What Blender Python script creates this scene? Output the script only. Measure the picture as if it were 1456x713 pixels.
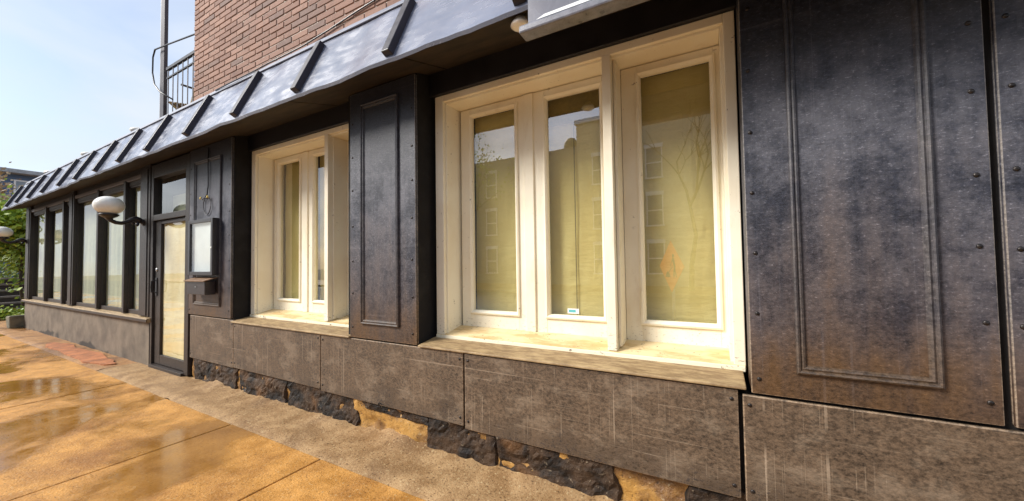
import bpy, bmesh, math, random
from mathutils import Matrix, Vector, noise as mnoise
random.seed(7)
sc = bpy.context.scene
for o in list(bpy.data.objects): bpy.data.objects.remove(o)
COL = sc.collection

# ---------------------------------------------------------------- camera
cam = bpy.data.cameras.new('camera'); camo = bpy.data.objects.new('camera', cam); COL.objects.link(camo)
cam.sensor_fit = 'HORIZONTAL'; cam.sensor_width = 36.0; cam.lens = 520/1456*36
cam.clip_start = 0.05; cam.clip_end = 500
r = Vector((0.876973, 0.480314, -0.014713)); u = Vector((0.027906, -0.020337, 0.999404)); f = Vector((-0.479728, 0.876861, 0.031239))
M = Matrix((r, u, -f)).transposed().to_4x4(); M.translation = (0, -2.25, 1.5)
camo.matrix_world = M
sc.camera = camo

# ---------------------------------------------------------------- sky and sun
SUN_EL, SUN_AZ = math.radians(37), math.radians(228)      # azimuth measured from +Y towards +X
w = bpy.data.worlds.new('World'); sc.world = w; w.use_nodes = True
nt = w.node_tree; nt.nodes.clear()
sky = nt.nodes.new('ShaderNodeTexSky'); sky.sky_type = 'NISHITA'; sky.sun_disc = False
sky.sun_elevation = SUN_EL; sky.sun_rotation = SUN_AZ; sky.dust_density = 2.0; sky.ozone_density = 1.5
tc = nt.nodes.new('ShaderNodeTexCoord'); mp = nt.nodes.new('ShaderNodeMapping'); mp.inputs['Scale'].default_value = (1.0, 1.0, 2.6)
nz = nt.nodes.new('ShaderNodeTexNoise'); nz.inputs['Scale'].default_value = 2.3; nz.inputs['Detail'].default_value = 7; nz.inputs['Roughness'].default_value = 0.5; nz.inputs['Distortion'].default_value = 0.5
rp = nt.nodes.new('ShaderNodeValToRGB'); rp.color_ramp.elements[0].position = 0.36; rp.color_ramp.elements[1].position = 0.62
rp.color_ramp.elements[0].color = (0.22, 0.22, 0.22, 1); rp.color_ramp.elements[1].color = (1, 1, 1, 1)
mx = nt.nodes.new('ShaderNodeMix'); mx.data_type = 'RGBA'
mx.inputs[7].default_value = (3.9, 4.3, 4.9, 1)           # cloud
bg = nt.nodes.new('ShaderNodeBackground'); bg.inputs['Strength'].default_value = 0.06
ow = nt.nodes.new('ShaderNodeOutputWorld')
L = nt.links.new
L(tc.outputs['Generated'], mp.inputs['Vector']); L(mp.outputs['Vector'], nz.inputs['Vector']); L(nz.outputs['Fac'], rp.inputs['Fac'])
L(rp.outputs['Color'], mx.inputs[0]); L(sky.outputs['Color'], mx.inputs[6]); L(mx.outputs[2], bg.inputs['Color']); L(bg.outputs[0], ow.inputs['Surface'])
sun = bpy.data.lights.new('sun', 'SUN'); sun.energy = 1.5; sun.angle = math.radians(20); sun.color = (1.0, 0.96, 0.90)
suno = bpy.data.objects.new('sun', sun); COL.objects.link(suno)
sd = Vector((math.sin(SUN_AZ)*math.cos(SUN_EL), math.cos(SUN_AZ)*math.cos(SUN_EL), math.sin(SUN_EL)))
suno.rotation_euler = sd.to_track_quat('Z', 'Y').to_euler(); suno.location = (0, -6, 9)
vs = sc.view_settings; vs.view_transform = 'Standard'; vs.look = 'None'; vs.gamma = 1; vs.use_curve_mapping = False
vs.exposure = 1.8

# ---------------------------------------------------------------- helpers: materials
class NM:
    def __init__(s, name):
        s.m = bpy.data.materials.new(name); s.m.use_nodes = True; s.t = s.m.node_tree
        s.b = s.t.nodes['Principled BSDF']
        s.p = s.t.nodes.new('ShaderNodeNewGeometry').outputs['Position']
    def n(s, ty): return s.t.nodes.new(ty)
    def l(s, a, b): s.t.links.new(a, b)
    def put(s, sock, v):
        if isinstance(v, bpy.types.NodeSocket): s.l(v, sock)
        elif isinstance(v, (tuple, list)) and len(v) == 3 and sock.type == 'RGBA': sock.default_value = (*v, 1)
        else: sock.default_value = v
    def vec(s, scale=(1, 1, 1), src=None):
        k = s.n('ShaderNodeVectorMath'); k.operation = 'MULTIPLY'; s.l(src or s.p, k.inputs[0]); k.inputs[1].default_value = scale; return k.outputs[0]
    def objco(s): return s.n('ShaderNodeTexCoord').outputs['Object']
    def noise(s, scale=5, detail=4, rough=0.55, v=None, dist=0.0):
        k = s.n('ShaderNodeTexNoise'); k.inputs['Scale'].default_value = scale; k.inputs['Detail'].default_value = detail
        k.inputs['Roughness'].default_value = rough; k.inputs['Distortion'].default_value = dist; s.l(v or s.p, k.inputs['Vector']); return k.outputs['Fac']
    def voro(s, scale=5, v=None, feat='F1', out='Distance'):
        k = s.n('ShaderNodeTexVoronoi'); k.feature = feat; k.inputs['Scale'].default_value = scale; s.l(v or s.p, k.inputs['Vector']); return k.outputs[out]
    def ramp(s, fac, a, b, ca=0.0, cb=1.0):       # smooth map of fac a..b to ca..cb
        k = s.n('ShaderNodeMapRange'); k.interpolation_type = 'SMOOTHSTEP'; s.l(fac, k.inputs[0])
        k.inputs[1].default_value = a; k.inputs[2].default_value = b; k.inputs[3].default_value = ca; k.inputs[4].default_value = cb; return k.outputs[0]
    def math(s, op, a, b=0.0):
        k = s.n('ShaderNodeMath'); k.operation = op; s.put(k.inputs[0], a); s.put(k.inputs[1], b); return k.outputs[0]
    def mix(s, fac, a, b, mode='MIX'):
        k = s.n('ShaderNodeMix'); k.data_type = 'RGBA'; k.blend_type = mode; s.put(k.inputs[0], fac); s.put(k.inputs[6], a); s.put(k.inputs[7], b); return k.outputs[2]
    def sep(s): k = s.n('ShaderNodeSeparateXYZ'); s.l(s.p, k.inputs[0]); return k.outputs
    def rnd(s): return s.n('ShaderNodeObjectInfo').outputs['Random']
    def island(s): return s.n('ShaderNodeNewGeometry').outputs['Random Per Island']
    def bump(s, h, strength=0.3, dist=0.01):
        k = s.n('ShaderNodeBump'); k.inputs['Strength'].default_value = strength; k.inputs['Distance'].default_value = dist; s.l(h, k.inputs['Height']); s.l(k.outputs[0], s.b.inputs['Normal'])
    def done(s, col, rough=0.6, spec=None, metal=None, **kw):
        s.put(s.b.inputs['Base Color'], col); s.put(s.b.inputs['Roughness'], rough)
        if spec is not None: s.put(s.b.inputs['Specular IOR Level'], spec)
        if metal is not None: s.put(s.b.inputs['Metallic'], metal)
        return s.m

def simple(name, col, rough=0.6, var=0.25, scale=6, bump=0.15, metal=None, spec=None):
    s = NM(name); a = s.noise(scale, 5); b = s.noise(scale*9, 3)
    k = s.math('ADD', s.math('MULTIPLY', a, 0.7), s.math('MULTIPLY', b, 0.3))
    fac = s.ramp(k, 0.3, 0.7); lo = tuple(c*(1-var) for c in col); hi = tuple(min(1, c*(1+var)) for c in col)
    s.bump(b, bump, 0.004); return s.done(s.mix(fac, lo, hi), s.ramp(a, 0.3, 0.7, rough*0.85, min(1, rough*1.12)), spec, metal)

MT = {}
def m_black(name, base, brown, worn, streak, gloss, dust=1.0, zd=(-0.25, 0.28), smear=0.0):
    s = NM(name); X, Y, Z = s.sep()
    big = s.noise(1.3, 5, 0.6); mid = s.noise(6, 6, 0.7); mott = s.noise(48, 9, 0.82, s.vec((0.8, 0.8, 1.2))); fine = s.noise(105, 5, 0.8, s.vec((0.5, 0.5, 1.2)))
    runs = s.noise(1.0, 5, 0.6, s.vec((13, 13, 0.7)))
    col = s.mix(s.ramp(mott, 0.34, 0.66), tuple(c*0.5 for c in base), tuple(c*2.0 for c in base))
    earth_tone = s.math('ADD', s.math('MULTIPLY', Z, -0.42), s.math('ADD', s.math('MULTIPLY', big, 0.8), s.math('MULTIPLY', runs, 0.3)))   # warm grade painted into the colour, browner towards the ground, uneven
    lowd = s.ramp(earth_tone, zd[0], zd[1])
    bro = s.mix(s.ramp(mott, 0.36, 0.62), tuple(c*0.20 for c in brown), tuple(c*1.5 for c in brown))
    col = s.mix(s.math('MULTIPLY', lowd, 0.88), col, bro)
    topfade = s.ramp(s.math('ADD', Z, s.math('MULTIPLY', mid, 0.5)), 3.05, 2.35)            # pale film thins out towards the panel top
    wmix = s.mix(lowd, worn, tuple(c*2.4 for c in brown))
    cloud = s.math('MULTIPLY', s.ramp(s.math('ADD', s.math('MULTIPLY', runs, 0.18), s.math('MULTIPLY', s.noise(2.6, 9, 0.8), 0.82)), 0.40, 0.60), topfade)
    col = s.mix(s.math('MULTIPLY', cloud, 0.17*dust), col, wmix)                            # chalky film, in runs
    spk = s.math('MULTIPLY', s.math('MULTIPLY', s.ramp(fine, 0.53, 0.66), s.ramp(mott, 0.42, 0.62)), s.math('ADD', 0.25, cloud))
    col = s.mix(s.math('MULTIPLY', spk, 0.75*dust), col, wmix)
    blot = s.math('MULTIPLY', s.ramp(s.noise(11, 5, 0.7), 0.56, 0.68), s.ramp(fine, 0.40, 0.56))
    col = s.mix(s.math('MULTIPLY', blot, 0.45), col, tuple(c*0.3 for c in base))
    pale = s.mix(lowd, worn, tuple(0.45*a_+1.3*b_ for a_, b_ in zip(worn, brown)))
    wm = s.noise(1.0, 3, 0.6, s.vec((1.7, 1.7, 2.6)))
    for sc_, a_, b_, q_ in ((41, 0.665, 0.685, 0.55), (130, 0.64, 0.70, 0.42), (9, 0.58, 0.80, 0.14)):             # runs of dried water, thin and sparse
        drip = s.math('ADD', s.noise(1.0, 2, 0.5, s.vec((sc_, sc_, 0.30))), s.math('ADD', s.math('MULTIPLY', s.math('SUBTRACT', fine, 0.5), 0.06), s.math('MULTIPLY', s.math('SUBTRACT', mid, 0.5), 0.10)))
        col = s.mix(s.math('MULTIPLY', s.ramp(drip, a_, b_), s.ramp(wm, 0.44, 0.58, 0.0, streak*q_)), col, pale)
    for sc_, fx_, a_, b_, q_ in ((22, 0.22, 0.625, 0.645, 0.42), (75, 0.8, 0.63, 0.68, 0.34)):                       # long shallow scrapes
        scr = s.math('ADD', s.noise(1.0, 4, 0.6, s.vec((fx_, fx_, sc_)), 0.25), s.math('MULTIPLY', s.math('SUBTRACT', mid, 0.5), 0.10))
        col = s.mix(s.math('MULTIPLY', s.ramp(scr, a_, b_), s.ramp(wm, 0.60, 0.45, 0.0, streak*q_)), col, pale)
    if smear:
        sm = s.math('MULTIPLY', s.ramp(s.noise(3.2, 6, 0.7, s.vec((1, 1, 1.8)), 0.1), 0.48, 0.66), s.ramp(fine, 0.35, 0.6, 0.45, 1.0))
        col = s.mix(s.math('MULTIPLY', sm, smear), col, pale)
    grit = s.math('MULTIPLY', s.ramp(s.math('ADD', s.math('MULTIPLY', Z, -1.2), s.noise(3, 3)), -0.02, 0.22), s.ramp(mott, 0.50, 0.56))
    col = s.mix(s.math('MULTIPLY', grit, 0.8), col, (0.008, 0.007, 0.009))
    s.bump(s.math('ADD', fine, s.math('MULTIPLY', mott, 1.6)), 0.38, 0.004)
    return s.done(col, s.ramp(mott, 0.3, 0.7, gloss, gloss+0.25), 0.5)
MT['panel'] = m_black('black_panel_paint', (0.014, 0.016, 0.026), (0.070, 0.036, 0.013), (0.30, 0.30, 0.34), 0.18, 0.36, 1.9)
MT['kick'] = m_black('kick_panel_paint', (0.045, 0.034, 0.026), (0.095, 0.062, 0.037), (0.58, 0.48, 0.36), 1.0, 0.46, 1.2, (-0.5, 0.2), 0.34)
MT['mould'] = m_black('moulding_paint', (0.026, 0.027, 0.036), (0.075, 0.046, 0.024), (0.34, 0.32, 0.31), 0.1, 0.36)
MT['worn'] = m_black('worn_panel_edge', (0.12, 0.115, 0.115), (0.22, 0.15, 0.09), (0.50, 0.44, 0.36), 0.6, 0.45)
MT['black'] = simple('black_painted_wood', (0.012, 0.012, 0.016), 0.42, 0.4)
MT['void'] = simple('dark_backing_board', (0.006, 0.005, 0.005), 0.9)
MT['bay'] = m_black('bay_frame_paint', (0.011, 0.009, 0.009), (0.034, 0.020, 0.013), (0.12, 0.095, 0.08), 0.12, 0.38, 0.5)
MT['iron'] = simple('black_cast_iron', (0.014, 0.013, 0.016), 0.35, 0.3, 20)
MT['steelpaint'] = simple('grey_baluster_paint', (0.20, 0.20, 0.22), 0.5)
MT['screw'] = simple('blackened_screw', (0.035, 0.030, 0.028), 0.35, 0.5, 60, metal=0.6)

s = NM('cream_window_paint'); X, Y, Z = s.sep()
big = s.noise(2.2, 4); grain = s.noise(1, 4, 0.6, s.vec((60, 60, 2.5))); chip = s.noise(26, 6, 0.7)
col = s.mix(s.ramp(big, 0.3, 0.7), (0.86, 0.78, 0.60), (0.93, 0.88, 0.72))
grime = s.noise(1, 5, 0.65, s.vec((9, 9, 2.2)))
col = s.mix(s.ramp(grime, 0.56, 0.80, 0, 0.35), col, (0.55, 0.40, 0.19))
peel = s.math('MULTIPLY', s.ramp(chip, 0.64, 0.67), s.ramp(s.noise(5, 3), 0.45, 0.62))
low = s.ramp(Z, 1.12, 0.86)
peel2 = s.math('MULTIPLY', s.ramp(s.noise(34, 5, 0.7, s.vec((1, 1, 2))), 0.58, 0.62), low)
col = s.mix(s.math('MAXIMUM', s.math('MULTIPLY', peel, 0.8), s.math('MULTIPLY', peel2, 0.8)), col, (0.20, 0.15, 0.09))
s.bump(s.math('ADD', grain, s.math('MULTIPLY', chip, 0.8)), 0.2, 0.003)
MT['cream'] = s.done(col, s.ramp(big, 0.3, 0.7, 0.42, 0.6))
s = NM('dirty_cream_board'); a = s.noise(1, 6, 0.65, s.vec((3, 9, 9))); b = s.noise(40, 5, 0.7); c = s.noise(11, 5, 0.7)
col = s.mix(s.ramp(a, 0.38, 0.62), (0.56, 0.38, 0.165), (0.78, 0.62, 0.36))
up = s.n('ShaderNodeSeparateXYZ'); s.l(s.n('ShaderNodeNewGeometry').outputs['Normal'], up.inputs[0])
col = s.mix(s.ramp(up.outputs[2], 0.75, 0.45), col, (0.86, 0.79, 0.60))
col = s.mix(s.math('MULTIPLY', s.math('MULTIPLY', s.ramp(b, 0.56, 0.62), s.ramp(c, 0.50, 0.60)), 0.9), col, (0.10, 0.07, 0.045))
s.bump(s.math('ADD', a, b), 0.3, 0.004); MT['board'] = s.done(col, 0.6)

s = NM('tan_stone_sill'); a = s.noise(4, 6); g = s.noise(1, 6, 0.7, s.vec((9, 34, 9))); b = s.noise(45, 4)
col = s.mix(s.ramp(g, 0.35, 0.68), (0.21, 0.135, 0.066), (0.42, 0.30, 0.155))
col = s.mix(s.ramp(a, 0.55, 0.75, 0, 0.6), col, (0.24, 0.15, 0.085)); s.bump(b, 0.3, 0.004)
MT['sill'] = s.done(col, 0.62)

s = NM('foundation_stone'); a = s.noise(5, 6, 0.65); b = s.noise(30, 5, 0.65); c = s.noise(2.1, 3)
col = s.mix(s.ramp(a, 0.38, 0.62), (0.008, 0.006, 0.005), (0.060, 0.034, 0.018))
col = s.mix(s.ramp(c, 0.58, 0.70, 0, 0.6), col, (0.16, 0.075, 0.025))
col = s.mix(s.math('MULTIPLY', s.ramp(b, 0.60, 0.70), 0.6), col, (0.32, 0.25, 0.17))
s.bump(s.math('ADD', a, b), 0.8, 0.02); MT['stone'] = s.done(col, s.ramp(b, 0.3, 0.7, 0.55, 0.85), 0.35)
s = NM('ochre_mortar'); a = s.noise(4, 5, 0.65); b = s.noise(38, 5, 0.7)
col = s.mix(s.ramp(a, 0.36, 0.62), (0.16, 0.075, 0.024), (0.50, 0.27, 0.065)); col = s.mix(s.math('MULTIPLY', s.ramp(b, 0.58, 0.70), 0.7), col, (0.50, 0.40, 0.25)); col = s.mix(s.math('MULTIPLY', s.ramp(b, 0.42, 0.34), 0.8), col, (0.05, 0.025, 0.012))
s.bump(s.math('ADD', a, b), 0.8, 0.012); MT['mortar'] = s.done(col, s.ramp(a, 0.3, 0.7, 0.35, 0.7))

s = NM('awning_sheet_metal'); a = s.noise(1.6, 5, 0.6); b = s.noise(5, 4, 0.55, s.vec((1, 2.2, 2.2))); c = s.noise(70, 3)
col = s.mix(s.ramp(a, 0.25, 0.75), (0.12, 0.135, 0.195), (0.20, 0.22, 0.295))
col = s.mix(s.math('MULTIPLY', s.ramp(s.noise(1, 5, 0.7, s.vec((2.0, 26, 26))), 0.58, 0.72), 0.35), col, (0.34, 0.36, 0.45))
s.b.inputs['IOR'].default_value = 2.5
s.bump(s.math('ADD', s.math('MULTIPLY', a, 2.0), s.math('MULTIPLY', b, 0.25)), 0.14, 0.02)
MT['awn'] = s.done(col, s.ramp(b, 0.25, 0.8, 0.16, 0.34), 0.6)
MT['flash'] = simple('dull_flashing', (0.20, 0.22, 0.28), 0.55, 0.2, 5)
MT['rib'] = simple('awning_rib_metal', (0.012, 0.011, 0.022), 0.42, 0.35, 12)
s = NM('soffit_board'); a = s.noise(3, 5, 0.6, s.vec((1, 4, 4))); b = s.noise(40, 4)
col = s.mix(s.ramp(a, 0.35, 0.7), (0.018, 0.013, 0.009), (0.048, 0.032, 0.019)); s.bump(b, 0.2, 0.004); MT['soffit'] = s.done(col, 0.65)

s = NM('stucco_base'); a = s.noise(3, 6, 0.6); b = s.noise(60, 4); c = s.noise(1.1, 3); X, Y, Z = s.sep()
col = s.mix(s.ramp(a, 0.3, 0.7), (0.105, 0.082, 0.060), (0.20, 0.158, 0.115))
stain = s.math('MULTIPLY', s.ramp(s.math('ADD', s.math('MULTIPLY', Z, -1.6), c), 0.36, 0.44), s.ramp(s.noise(0.7, 3), 0.47, 0.54))
col = s.mix(s.math('MULTIPLY', stain, 0.9), col, (0.022, 0.017, 0.014)); s.bump(s.math('ADD', a, b), 0.5, 0.008); MT['stucco'] = s.done(col, 0.8)

def glassmat(name, f0, tint=(1, 1, 1)):          # clear pane: Schlick reflection over straight transmission, same from both sides
    m = bpy.data.materials.new(name); m.use_nodes = True; t = m.node_tree; t.nodes.clear()
    N = t.nodes.new; K = t.links.new
    def mth(op, a, b=None):
        k = N('ShaderNodeMath'); k.operation = op
        for q, v in ((0, a), (1, b)):
            if v is None: continue
            if isinstance(v, float): k.inputs[q].default_value = v
            else: K(v, k.inputs[q])
        return k.outputs[0]
    gm = N('ShaderNodeNewGeometry'); dt = N('ShaderNodeVectorMath'); dt.operation = 'DOT_PRODUCT'; K(gm.outputs['True Normal'], dt.inputs[0]); K(gm.outputs['Incoming'], dt.inputs[1])
    c = mth('SUBTRACT', 1.0, mth('ABSOLUTE', dt.outputs['Value'])); fr = mth('ADD', mth('MULTIPLY', mth('POWER', c, 5.0), 1.0-f0), f0)
    tr = N('ShaderNodeBsdfTransparent'); tr.inputs['Color'].default_value = (*tint, 1)
    gl = N('ShaderNodeBsdfGlossy'); gl.inputs['Roughness'].default_value = 0.0
    nzz = N('ShaderNodeTexNoise'); nzz.inputs['Scale'].default_value = 1.3; bp = N('ShaderNodeBump'); bp.inputs['Strength'].default_value = 0.02; bp.inputs['Distance'].default_value = 0.02
    K(gm.outputs['Position'], nzz.inputs['Vector']); K(nzz.outputs['Fac'], bp.inputs['Height']); K(bp.outputs[0], gl.inputs['Normal'])
    ms = N('ShaderNodeMixShader'); out = N('ShaderNodeOutputMaterial')
    K(fr, ms.inputs[0]); K(tr.outputs[0], ms.inputs[1]); K(gl.outputs[0], ms.inputs[2]); K(ms.outputs[0], out.inputs['Surface'])
    return m
MT['glass'] = glassmat('window_glass', 0.29, (0.95, 0.97, 0.95))
MT['bayglass'] = glassmat('bay_window_glass', 0.22, (0.93, 0.96, 0.94))

def paper(name, lo, hi):
    s = NM(name); a = s.noise(2.2, 3, 0.5, s.vec((1, 1, 0.5))); b = s.noise(1, 3, 0.5, s.vec((5, 5, 1.1)), 1.2)
    s.bump(s.math('ADD', b, s.noise(1, 4, 0.6, s.vec((3, 3, 9)))), 0.4, 0.05); s.b.inputs['Specular IOR Level'].default_value = 0.2
    return s.done(s.mix(s.ramp(a, 0.3, 0.7), lo, hi), 0.8)
MT['paper'] = paper('brown_kraft_paper', (0.74, 0.60, 0.23), (0.86, 0.74, 0.34))
MT['doorpaper'] = paper('pale_yellow_paper', (0.80, 0.62, 0.28), (0.92, 0.78, 0.46))
MT['curtain'] = paper('pale_curtain', (0.44, 0.45, 0.28), (0.64, 0.63, 0.42))
MT['white'] = simple('white_sheet', (0.80, 0.82, 0.82), 0.5, 0.05)
MT['menuframe'] = simple('menu_frame_paint', (0.026, 0.024, 0.028), 0.35, 0.3)
MT['mailbox'] = simple('brown_black_metal', (0.030, 0.022, 0.022), 0.35, 0.4, 10)
MT['mailtop'] = simple('rusty_lid', (0.22, 0.13, 0.075), 0.5, 0.4, 14)
MT['brass'] = simple('brass', (0.75, 0.52, 0.16), 0.3, 0.2, 10, metal=0.9)
MT['steel'] = simple('dull_steel', (0.5, 0.5, 0.5), 0.35, 0.2, 10, metal=0.9)
s = NM('opal_glass_globe'); s.b.inputs['Subsurface Weight'].default_value = 0.3; s.b.inputs['Subsurface Radius'].default_value = (0.06, 0.06, 0.05)
MT['opal'] = s.done(s.mix(s.ramp(s.noise(6, 4), 0.4, 0.75), (0.86, 0.85, 0.80), (0.74, 0.70, 0.62)), 0.22)

s = NM('norman_brick'); rn = s.rnd(); a = s.noise(9, 5, 0.6); b = s.noise(90, 3); big = s.noise(0.9, 3)
hue = s.mix(rn, (0.225, 0.117, 0.082), (0.38, 0.215, 0.152)); hue = s.mix(s.ramp(s.math('FRACT', s.math('MULTIPLY', rn, 7.3)), 0.88, 0.94), hue, (0.20, 0.125, 0.10))
col = s.mix(s.ramp(a, 0.5, 0.78, 0, 0.55), hue, (0.13, 0.075, 0.058)); col = s.mix(s.ramp(big, 0.55, 0.7, 0, 0.35), col, (0.20, 0.15, 0.12))
s.bump(s.math('ADD', a, b), 0.6, 0.006); MT['brick'] = s.done(col, 0.8)
s = NM('norman_brick_far'); rn = s.island(); hue = s.mix(rn, (0.225, 0.117, 0.082), (0.38, 0.215, 0.152)); MT['brick2'] = s.done(hue, 0.8)
MT['bmortar'] = simple('brick_mortar', (0.60, 0.53, 0.46), 0.9, 0.4, 25, 0.4)

def concrete(name, lo, hi, stainc, wet0, wet1, stoney, slab=True):
    s = NM(name); a = s.noise(1.1, 5, 0.6); b = s.noise(6, 6, 0.65); c = s.noise(55, 4, 0.7); peb = s.voro(85)
    wide = s.noise(0.62, 4, 0.5, s.vec((1, 1.1, 1)), 0.6)
    col = s.mix(s.ramp(b, 0.3, 0.7), lo, hi)
    col = s.mix(s.ramp(a, 0.47, 0.66, 0, 0.75), col, stainc)
    col = s.mix(s.math('MULTIPLY', s.ramp(c, 0.56, 0.70), stoney), col, (0.52, 0.40, 0.22))
    col = s.mix(s.math('MULTIPLY', s.ramp(c, 0.44, 0.34), stoney), col, (0.07, 0.035, 0.012))
    wet = s.ramp(wide, wet0, wet1)                                            # soaked, darker and shinier concrete
    col = s.mix(s.math('MULTIPLY', wet, 0.55), col, tuple(k*0.45 for k in lo))
    rg = s.math('SUBTRACT', s.ramp(b, 0.3, 0.7, 0.50, 0.75), s.math('MULTIPLY', wet, 0.52))
    h = s.math('MULTIPLY', s.math('ADD', c, s.math('ADD', s.math('MULTIPLY', peb, 0.6), b)), s.ramp(wet, 0, 1, 1.0, 0.07))
    s.bump(h, 0.55, 0.006); return s.done(col, rg, 0.5)
MT['slab'] = concrete('wet_ochre_concrete', (0.40, 0.180, 0.030), (0.62, 0.305, 0.070), (0.25, 0.098, 0.016), 0.44, 0.56, 0.7)
MT['strip'] = concrete('rough_asphalt_strip', (0.25, 0.140, 0.057), (0.41, 0.255, 0.118), (0.16, 0.085, 0.034), 0.60, 0.75, 0.9)
MT['earth_tone'] = concrete('earthy_broken_paving', (0.26, 0.12, 0.040), (0.44, 0.23, 0.085), (0.12, 0.050, 0.020), 0.62, 0.75, 0.8)
MT['redpatch'] = simple('red_concrete_patch', (0.36, 0.135, 0.052), 0.75, 0.45, 5, 0.5)
MT['road'] = simple('asphalt', (0.055, 0.052, 0.050), 0.7, 0.3, 12, 0.5)
MT['kerb'] = simple('concrete_kerb', (0.33, 0.27, 0.19), 0.7, 0.3, 8, 0.4)
MT['concrete'] = simple('grey_concrete_block', (0.16, 0.145, 0.10), 0.85, 0.4, 9, 0.7)
MT['earth'] = simple('ground_earth', (0.20, 0.16, 0.10), 0.9, 0.4, 1.5, 0.5)

# ---------------------------------------------------------------- helpers: meshes
class MB:
    def __init__(s): s.v = []; s.f = []
    def add(s, vs, fs):
        o = len(s.v); s.v += [tuple(v) for v in vs]; s.f += [tuple(i+o for i in q) for q in fs]; return s
    def box(s, x0, x1, y0, y1, z0, z1):
        return s.add([(x0,y0,z0),(x1,y0,z0),(x1,y1,z0),(x0,y1,z0),(x0,y0,z1),(x1,y0,z1),(x1,y1,z1),(x0,y1,z1)],
                     [(0,3,2,1),(4,5,6,7),(0,1,5,4),(1,2,6,5),(2,3,7,6),(3,0,4,7)])
    def pane(s, x0, x1, y, z0, z1): return s.add([(x0,y,z0),(x1,y,z0),(x1,y,z1),(x0,y,z1)], [(0,1,2,3)])
    def prism(s, poly, x0, x1):       # poly in (y,z), counter-clockwise seen from +X
        n = len(poly); vs = [(x0, y, z) for y, z in poly] + [(x1, y, z) for y, z in poly]
        return s.add(vs, [tuple(range(n))[::-1], tuple(range(n, 2*n))] + [(i, (i+1) % n, n+(i+1) % n, n+i) for i in range(n)])
    def tube(s, pts, rad, n=8, caps=True):
        pts = [Vector(p) for p in pts]; o = len(s.v); rads = rad if isinstance(rad, (list, tuple)) else [rad]*len(pts)
        ref = None
        for i, p in enumerate(pts):
            t = (pts[min(i+1, len(pts)-1)]-pts[max(i-1, 0)]).normalized()
            if ref is None: ref = t.orthogonal().normalized()
            a = (ref-t*ref.dot(t)).normalized(); ref = a; b = t.cross(a)
            for k in range(n):
                th = 2*math.pi*k/n; s.v.append(tuple(p+(a*math.cos(th)+b*math.sin(th))*rads[i]))
        for i in range(len(pts)-1):
            for k in range(n): s.f.append((o+i*n+k, o+i*n+(k+1) % n, o+(i+1)*n+(k+1) % n, o+(i+1)*n+k))
        if caps: s.f.append(tuple(o+k for k in range(n))[::-1]); s.f.append(tuple(o+(len(pts)-1)*n+k for k in range(n)))
        return s
    def lathe(s, prof, c=(0, 0, 0), n=24):      # profile (radius, z), around Z
        o = len(s.v)
        for rr, z in prof:
            for k in range(n): th = 2*math.pi*k/n; s.v.append((c[0]+rr*math.cos(th), c[1]+rr*math.sin(th), c[2]+z))
        for i in range(len(prof)-1):
            for k in range(n): s.f.append((o+i*n+k, o+i*n+(k+1) % n, o+(i+1)*n+(k+1) % n, o+(i+1)*n+k))
        s.f.append(tuple(o+k for k in range(n))[::-1]); s.f.append(tuple(o+(len(prof)-1)*n+k for k in range(n)))
        return s
    def build(s, name, mat, parent=None, bevel=0.0, smooth=False, seg=2, edge=None):
        me = bpy.data.meshes.new(name); me.from_pydata(s.v, [], s.f); me.update()
        if smooth:
            for p in me.polygons: p.use_smooth = True
        me.materials.append(MT[mat] if isinstance(mat, str) else mat)
        o = bpy.data.objects.new(name, me); COL.objects.link(o)
        if parent: o.parent = parent
        if bevel:
            b = o.modifiers.new('bevel', 'BEVEL'); b.width = bevel; b.segments = seg; b.limit_method = 'ANGLE'; b.angle_limit = 0.6; b.harden_normals = False
            if edge: me.materials.append(MT[edge]); b.material = 1
        return o
def tag(o, label=None, cat=None, group=None, kind=None):
    if label: o['label'] = label
    if cat: o['category'] = cat
    if group: o['group'] = group
    if kind: o['kind'] = kind
    return o
def empty(name, loc=(0, 0, 0), rz=0):
    o = bpy.data.objects.new(name, None); o.empty_display_size = 0.1; COL.objects.link(o); o.location = loc; o.rotation_euler = (0, 0, rz); return o
def inst(src, parent=None, loc=None, rot=None, scale=None):
    c = src.copy(); COL.objects.link(c); c.parent = parent
    if loc is not None: c.location = loc
    if rot is not None: c.rotation_euler = rot
    if scale is not None: c.scale = scale
    return c
def copy_tree(o, parent=None):
    c = o.copy(); COL.objects.link(c); c.parent = parent
    for ch in [k for k in bpy.data.objects if k.parent == o]: copy_tree(ch, c)
    return c

# ================================================================ ground
gm = MB(); gm.box(-120, 60, -90, 90, -0.6, -0.16); tag(gm.build('ground', 'earth'), kind='structure')
tag(MB().box(-120, 40, -14.0, -4.6, -0.3, -0.13).build('road', 'road'), kind='structure')
tag(MB().box(-60, 40, -4.6, -4.42, -0.3, 0.0).build('kerb', 'kerb', bevel=0.02), kind='structure')
tag(MB().box(-60, 40, -14.2, -14.0, -0.3, 0.0).build('far_kerb', 'kerb', bevel=0.02), kind='structure')
tag(MB().box(-60, 40, -19.1, -14.2, -0.3, 0.0).build('far_pavement', 'strip'), kind='structure')
pav = tag(MB().box(-60, 40, -4.42, 0.35, -0.15, -0.075).build('pavement', 'void'), kind='structure')
# concrete slabs in a row, joint every 1.35 m
JX = -2.70
k = 0
x = JX+1.35*4
while x > -34:
    pit = 2.7 if x < -4 else 1.35; x1 = x; x0 = x-pit; g = 0.006
    for (y0, y1) in ((-2.42, -0.44), (-4.42, -2.42)):
        mb = MB(); n = 8
        dz = random.uniform(-0.004, 0.004) if x < -3 else 0
        yy0, yy1 = y0+g, y1-g
        mb.box(x0+g, x1-g, yy0, yy1, -0.08, 0.0+dz)
        mb.build('slab', 'slab', pav, bevel=0.008)
    x -= pit
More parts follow.
